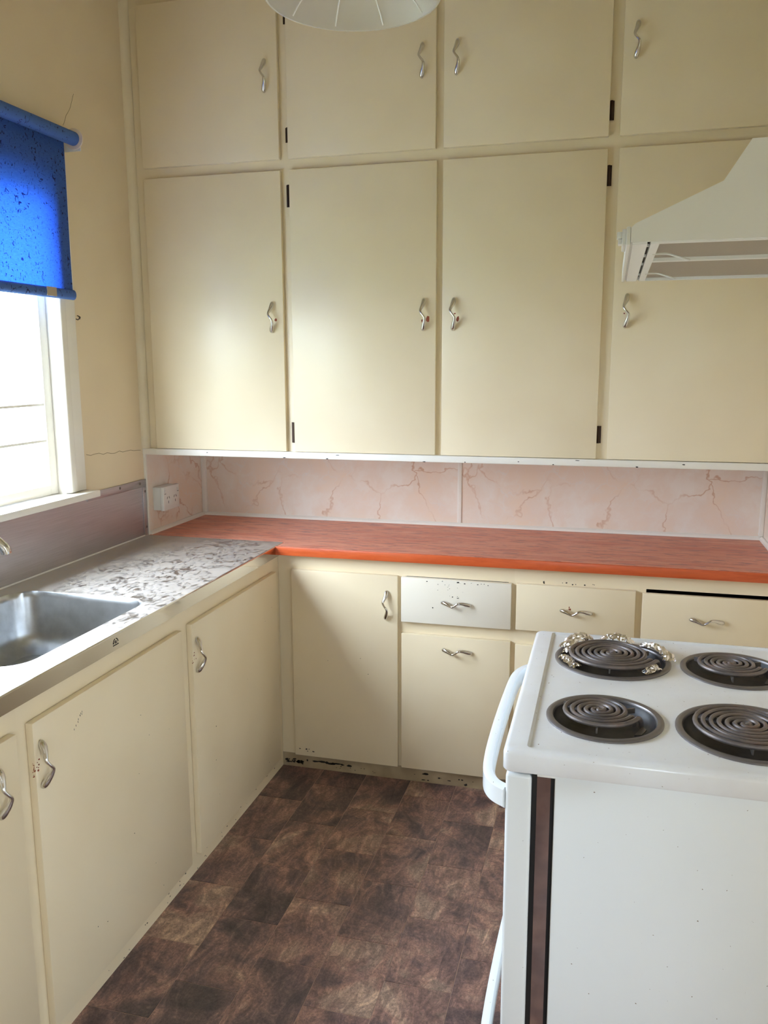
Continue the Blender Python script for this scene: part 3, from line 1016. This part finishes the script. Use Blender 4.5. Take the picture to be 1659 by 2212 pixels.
# cloth hangs off the back of the roll
N = 40
m = MB()
vv, ff_ = [], []
ya, yb = BYN + 0.03, -0.394
for i in range(N + 1):
    z = RZ + (1.822 - RZ) * i / N
    for j in range(25):
        y = ya + (yb - ya) * j / 24
        x = RX - 0.0215 + 0.0035 * math.sin(6 * z + 2.2 * y) * (i / N)
        vv.append((x, y, z))
for i in range(N):
    for j in range(24):
        a = i * 25 + j
        ff_.append((a, a + 1, a + 26, a + 25))
m.add(vv, ff_, True)
m.build('cloth', 'blind_cloth', rb, weld=False)
hb = MB().tube([(RX - 0.018, BYN + 0.02, 1.807), (RX - 0.018, -0.400, 1.807)], 0.0165, 16, flat=0.7).build('hem_bar', 'blind_wrap', rb)
m = MB().box(RX - 0.0085, RX - 0.0058, -0.553, -0.505, 1.795, 1.823)
m.build('tape_patch', 'tape_tan', hb)
MB().lathe([(0.0, 0.014), (0.024, 0.014), (0.027, 0.010), (0.027, 0.004), (0.033, 0.002), (0.033, -0.003), (0.0, -0.003)], (RX, -0.368, RZ), 24, 'y').build('end_cap', 'bracket_pink', rb)
MB().box(XL + 0.0002, RX + 0.012, -0.3535, -0.350, RZ - 0.034, RZ + 0.026).build('bracket', 'plastic_white', rb)
MB().box(XL + 0.0002, RX + 0.012, BYN - 0.004, BYN - 0.001, RZ - 0.026, RZ + 0.018).build('bracket', 'plastic_white', rb)

# ------------------------------------------------------------------ range hood on the right wall
rh = thing('range_hood', (1.5, -1.2, 1.755), 'white slope-fronted range hood with two mesh filters at right', 'range hood')
HY0, HY1, HZ = -1.520, -0.885, 1.762
prof = [(1.224, HZ), (1.224, 1.784), (1.230, 1.790), (1.354, 1.846), (1.390, 1.903), (XR - 0.001, 1.906), (XR - 0.001, HZ)]
# side cheeks and the shell between them (open underneath)
m = MB()
m.prism(prof, 'y', HY0, HY0 + 0.004)
m.build('side_cheek', 'hood_enamel', rh)
MB().prism(prof, 'y', HY1 - 0.004, HY1).build('side_cheek', 'hood_enamel', rh)
m = MB()
top = prof[0:6]
inn = [(x + 0.003, z - 0.003) if k else (x + 0.003, z) for k, (x, z) in enumerate(top)]
m.prism(top + inn[::-1], 'y', HY0 + 0.004, HY1 - 0.004)
m.build('shell', 'hood_enamel', rh)
box(XR - 0.004, XR - 0.001, HY0 + 0.004, HY1 - 0.004, HZ, 1.90).build('back_plate', 'hood_enamel', rh)
# lighter front fascia lip, lamp cover, slotted strip, filters
box(1.217, 1.2235, HY0 + 0.001, HY1, HZ - 0.004, 1.786).build('fascia', 'plastic_white', rh, bevel=0.0015)
box(1.227, 1.249, HY0 + 0.004, HY1 - 0.004, HZ - 0.003, HZ + 0.003).build('lamp_cover', 'hood_enamel', rh)
sl = box(1.2495, 1.2535, HY0 + 0.005, HY1 - 0.005, HZ + 0.004, HZ + 0.006).build('slot', 'black_rubber', rh)
for yy in (-1.47, -1.33, -1.20, -1.0, -0.93):
    box(1.2495, 1.2535, yy - 0.004, yy + 0.004, HZ - 0.001, HZ + 0.003).build('slot_bridge', 'hood_enamel', rh)
box(1.254, 1.267, HY0 + 0.004, HY1 - 0.004, HZ - 0.003, HZ + 0.004).build('filter_rail', 'hood_enamel', rh)
box(1.267, XR - 0.005, HY0 + 0.004, HY0 + 0.016, HZ - 0.002, HZ + 0.004).build('filter_rail', 'hood_enamel', rh)
box(1.267, XR - 0.005, -1.275, -1.258, HZ - 0.003, HZ + 0.004).build('filter_rail', 'hood_enamel', rh)
box(1.267, XR - 0.005, HY1 - 0.016, HY1 - 0.004, HZ - 0.003, HZ + 0.004).build('filter_rail', 'hood_enamel', rh)
for a, b in ((HY0 + 0.016, -1.275), (-1.258, HY1 - 0.016)):
    box(1.267, XR - 0.005, a, b, HZ + 0.003, HZ + 0.008).build('filter', 'filter_mesh', rh)
for yy in (-1.385, -1.055):
    m = MB().tube(catmull([(1.262, yy, HZ - 0.003), (1.285, yy, HZ - 0.003), (1.300, yy - 0.005, HZ - 0.008), (1.322, yy - 0.01, HZ - 0.016)], 5), 0.0019, 8)
    m.build('filter_clip', 'plastic_white', rh)
sw = box(1.211, 1.217, HY0 + 0.012, HY0 + 0.10, 1.760, 1.784).build('switch_plate', 'plastic_white', rh, bevel=0.001)
box(1.203, 1.211, HY0 + 0.018, HY0 + 0.040, 1.771, 1.781).build('rocker_switch', 'plastic_white', sw, bevel=0.001)
box(1.205, 1.211, HY0 + 0.018, HY0 + 0.040, 1.762, 1.770).build('rocker_switch', 'plastic_white', sw, bevel=0.001)

# ------------------------------------------------------------------ electric stove, its front turned to the sink side
sv = thing('electric_stove', (1.38, -1.2, 0.0), 'white freestanding electric stove with four black coil burners', 'stove')
SY0, SY1 = -1.540, -0.868
SZ = 0.915
# cooktop tray with four burner holes
CX0, CX1, CY0, CY1 = 1.047, 1.735, -1.549, -0.857
burn = [dict(c=(1.2175, -1.363), R=0.107, k=(1.206, -1.361), r=0.074, z=0.9255), dict(c=(1.232, -1.029), R=0.126, k=(1.228, -1.034), r=0.101, z=0.9290),
        dict(c=(1.490, -1.034), R=0.110, k=(1.480, -1.030), r=0.074, z=0.9255), dict(c=(1.474, -1.366), R=0.127, k=(1.468, -1.362), r=0.101, z=0.9255)]
IX0, IX1, IY0, IY1 = CX0 + 0.045, CX1 - 0.02, CY0 + 0.022, CY1 - 0.018
ZI = SZ - 0.0045
m = MB()
inner = rrect(IX0, IX1, IY0, IY1, 0.006, 4)
rim = rrect(IX0 - 0.005, IX1 + 0.005, IY0 - 0.005, IY1 + 0.005, 0.010, 4)
e1 = rrect(CX0 + 0.010, CX1 - 0.010, CY0 + 0.010, CY1 - 0.010, 0.008, 4)
holes = [[(b['c'][0] + (b['R'] - 0.004) * math.cos(2 * math.pi * k / 48), b['c'][1] + (b['R'] - 0.004) * math.sin(2 * math.pi * k / 48)) for k in range(48)] for b in burn]
v, f = plate_with_holes(inner, holes, ZI)
m.add(v, f)
L = [[(x, y, ZI) for x, y in inner], [(x, y, SZ) for x, y in rim], [(x, y, SZ) for x, y in e1]]
for k in range(1, 5):
    a = math.pi / 2 * k / 4
    L.append([(x, y, SZ - 0.010 + 0.010 * math.cos(a)) for x, y in rrect(CX0 + 0.010 - 0.010 * math.sin(a), CX1 - 0.010 + 0.010 * math.sin(a), CY0 + 0.010 - 0.010 * math.sin(a), CY1 - 0.010 + 0.010 * math.sin(a), 0.014, 4)])
for dz, ins in ((0.877, 0.0), (0.8735, 0.002), (0.8735, 0.012)):
    L.append([(x, y, dz) for x, y in rrect(CX0 + ins, CX1 - ins, CY0 + ins, CY1 - ins, 0.014, 4)])
n = len(L[0])
for a, b in zip(L[:-1], L[1:]):
    m.add(a + b, [(i, (i + 1) % n, (i + 1) % n + n, i + n) for i in range(n)], True)
ck = m.build('cooktop', 'cooktop_enamel', sv)
coil_me = {}
for b in burn:
    cx, cy = b['c']
    R = b['R']
    MB().lathe([(R + 0.002, -0.0005), (R + 0.002, 0.0028), (R, 0.0048), (R - 0.005, 0.0055), (R - 0.010, 0.0042), (R - 0.012, 0.001), (R - 0.012, -0.004)], (cx, cy, ZI), 56).build('trim_ring', 'grey_dark_metal', sv)
    MB().lathe([(R - 0.0122, 0.0), (R - 0.016, -0.012), (R - 0.03, -0.024), (R - 0.05, -0.030), (0.02, -0.031), (0.0, -0.031)], (cx, cy, ZI), 40).build('drip_bowl', 'bowl_soot', sv)
    # coil: two spiral arms meeting in an S at the middle
    kx, ky = b['k']
    rr = b['r']
    pitch = 0.0130 if rr < 0.08 else 0.0138
    a_ = pitch / math.pi
    T1 = rr / a_
    T0 = T1 - math.pi            # the other arm stops one ring further in, beside the first end
    pts = []
    nst = int((T1 + T0) / 0.15)
    ph = -0.30 - T1
    for k in range(nst + 1):
        tt = -T0 + (T0 + T1) * k / nst
        s = abs(tt)
        rad = a_ * tt
        pts.append((kx + rad * math.cos(s + ph), ky + rad * math.sin(s + ph), b['z']))
    # both ends dive to the terminal block
    for end in (0, -1):
        p = Vector(pts[end])
        q = Vector(pts[1 if end == 0 else -2])
        d = (p - q).normalized()
        ex = [tuple(p + d * 0.010 + Vector((0, 0, -0.004))), tuple(p + d * 0.018 + Vector((0, 0, -0.013))), tuple(p + d * 0.020 + Vector((0, 0, -0.024)))]
        pts = ex[::-1] + pts if end == 0 else pts + ex
    el = MB().tube(pts, 0.0045, 8).build('coil_element', 'coil_metal', sv)
    m = MB()
    for k in range(3):
        an = 0.5 + 2 * math.pi * k / 3
        m2 = []
        dx, dy = math.cos(an), math.sin(an)
        w = 0.0016
        P = [(kx + dx * r_ - dy * s_ * w, ky + dy * r_ + dx * s_ * w) for r_, s_ in ((0.012, -1), (R - 0.018 - 0.012, -1), (R - 0.018 - 0.012, 1), (0.012, 1))]
        m.prism(P, 'z', b['z'] - 0.014, b['z'] - 0.0038)
    m.build('coil_support', 'grey_dark_metal', sv, weld=False)
    # terminal plate
    an = -0.35
    dx, dy = math.cos(an), math.sin(an)
    P = [(kx + dx * r_ - dy * s_, ky + dy * r_ + dx * s_) for r_, s_ in ((rr + 0.004, -0.022), (R - 0.014 - 0.004, -0.014), (R - 0.014 - 0.004, 0.014), (rr + 0.004, 0.022))]
    MB().prism(P, 'z', ZI - 0.010, ZI - 0.007).build('terminal_plate', 'grey_dark_metal', sv)

# body, door, seal strip, mirror strip
box(1.137, 1.72, SY0 + 0.002, SY1 - 0.002, 0.03, 0.873).build('side_body', 'stove_enamel', sv, bevel=0.004)
box(1.107, 1.1305, SY0 + 0.003, SY1 - 0.003, 0.03, 0.866).build('mirror_trim', 'mirror_strip', sv)
box(1.1305, 1.1365, SY0 + 0.010, SY1 - 0.010, 0.03, 0.866).build('shadow_gap', 'black_rubber', sv)
box(1.107, 1.139, SY0 + 0.0005, SY1 - 0.0005, 0.8655, 0.8732).build('corner_bracket', 'plastic_white', sv, bevel=0.001)
box(1.098, 1.107, SY0 + 0.004, SY1 - 0.004, 0.05, 0.870).build('door_seal', 'black_rubber', sv)
od = box(1.052, 1.098, SY0, SY1, 0.318, 0.866).build('oven_door', 'stove_enamel', sv, bevel=0.007, seg=4)
sd = box(1.052, 1.098, SY0, SY1, 0.05, 0.312).build('storage_drawer', 'stove_enamel', sv, bevel=0.007, seg=4)
for yy in (-1.48, -0.93):
    for xx in (1.16, 1.68):
        MB().lathe([(0.0, 0.03), (0.016, 0.03), (0.018, 0.0), (0.0, 0.0)], (xx, yy, 0.0), 16).build('foot', 'black_rubber', sv)


def door_pull(parent, zc):
    cl = catmull([(1.054, -1.528), (1.030, -1.508), (1.014, -1.470), (1.007, -1.40), (1.004, -1.30), (1.0035, -1.20), (1.0045, -1.10), (1.007, -1.0), (1.013, -0.945), (1.028, -0.908), (1.054, -0.885)], 5)
    m = MB()
    sec = [(-0.011, -0.016), (-0.006, -0.020), (0.006, -0.020), (0.010, -0.015), (0.010, 0.015), (0.006, 0.020), (-0.006, 0.020), (-0.011, 0.016)]
    vv, ff_ = [], []
    n = len(sec)
    for i, (x, y) in enumerate(cl):
        a, b2 = cl[max(i - 1, 0)], cl[min(i + 1, len(cl) - 1)]
        d = Vector((b2[0] - a[0], b2[1] - a[1])).normalized()
        nx, ny = d.y, -d.x          # points to the room side reversed below
        s = 1.0
        for u, w in sec:
            vv.append((x + nx * u * s, y + ny * u * s, zc + w))
    for i in range(len(cl) - 1):
        for k in range(n):
            k2 = (k + 1) % n
            ff_.append((i * n + k, i * n + k2, (i + 1) * n + k2, (i + 1) * n + k))
    ff_ += [tuple(range(n)), tuple((len(cl) - 1) * n + k for k in range(n))]
    m.add(vv, ff_, True)
    return m.build('pull_bar', 'stove_enamel', parent)


door_pull(od, 0.815)
door_pull(sd, 0.195)

# crumpled foil lining around the far left burner
fo = thing('foil_liner', (1.232, -1.029, 0.915), 'crumpled kitchen foil poking out around the far left burner', 'foil')
rnd = random.Random(11)
FC = burn[1]['c']
FR = burn[1]['R']
for a0, a1, rin, rout, h, seed in ((112, 160, -0.030, 0.004, 0.027, 1), (68, 102, -0.018, 0.010, 0.020, 2), (4, 58, -0.016, 0.012, 0.016, 3), (188, 226, -0.030, -0.006, 0.010, 4), (-52, -26, -0.034, -0.006, 0.013, 5), (150, 176, -0.04, -0.012, 0.010, 6)):
    m = MB()
    na, nr = 16, 7
    vv, ff_ = [], []
    for i in range(na + 1):
        for j in range(nr + 1):
            a = math.radians(a0 + (a1 - a0) * i / na)
            s = j / nr
            r = FR + rin + (rout - rin) * s
            edge = math.sin(math.pi * i / na) ** 0.5
            z = ZI + 0.006 + h * math.sin(math.pi * (0.15 + 0.75 * s)) * edge
            jit = mnoise.noise_vector(Vector((i * 0.8, j * 0.9, seed * 7.3))) * 0.006
            r2 = rnd.uniform(-0.0018, 0.0018)
            vv.append((FC[0] + r * math.cos(a) + jit.x, FC[1] + r * math.sin(a) + jit.y, max(z + jit.z * 0.9 + r2, ZI + 0.0058)))
    for i in range(na):
        for j in range(nr):
            q = i * (nr + 1) + j
            ff_.append((q, q + 1, q + nr + 2, q + nr + 1))
    m.add(vv, ff_, False)
    m.build('foil_flap', 'foil', fo, weld=False)

# ------------------------------------------------------------------ hanging lamp
lp = thing('pendant_lamp', (0.681, -1.2, 2.285), 'frosted ribbed lamp shade hanging at the top of the picture', 'lamp')
LC = (0.681, -1.2, 2.288)
R = 0.174
m = MB()
prof = [(R, 0.0), (R + 0.0015, 0.002), (R - 0.004, 0.008)] + [(R - (R - 0.035) * s, 0.008 + 0.075 * s + 0.012 * math.sin(math.pi * s)) for s in [k / 8 for k in range(1, 9)]]
prof_in = [(r - 0.0035, h - 0.0015) for r, h in prof[2:]][::-1]
m.lathe(prof + prof_in + [(R - 0.004, 0.0), (R, 0.0)], LC, 80)
sh = m.build('shade', 'shade_frosted', lp)
for k in range(10):
    an = math.radians(119.8 + 36 * k)
    pts = [(LC[0] + (r - 0.004) * math.cos(an), LC[1] + (r - 0.004) * math.sin(an), LC[2] + h - 0.002) for r, h in prof[2:]]
    MB().tube(pts, 0.0016, 6).build('rib', 'rib_gloss', sh)
MB().lathe([(0.0, 0.0), (0.022, 0.0), (0.024, 0.03), (0.036, 0.034), (0.036, 0.044), (0.02, 0.05), (0.012, 0.075), (0.0, 0.075)], (LC[0], LC[1], LC[2] + 0.062), 24).build('lamp_holder', 'plastic_white', lp)
MB().tube([(LC[0], LC[1], LC[2] + 0.13), (LC[0], LC[1], ZC - 0.03)], 0.0035, 8).build('cord', 'plastic_white', lp)
MB().lathe([(0.0, -0.03), (0.03, -0.03), (0.045, -0.012), (0.047, -0.0005), (0.0, -0.0005)], (LC[0], LC[1], ZC), 24).build('ceiling_rose', 'plastic_white', lp)
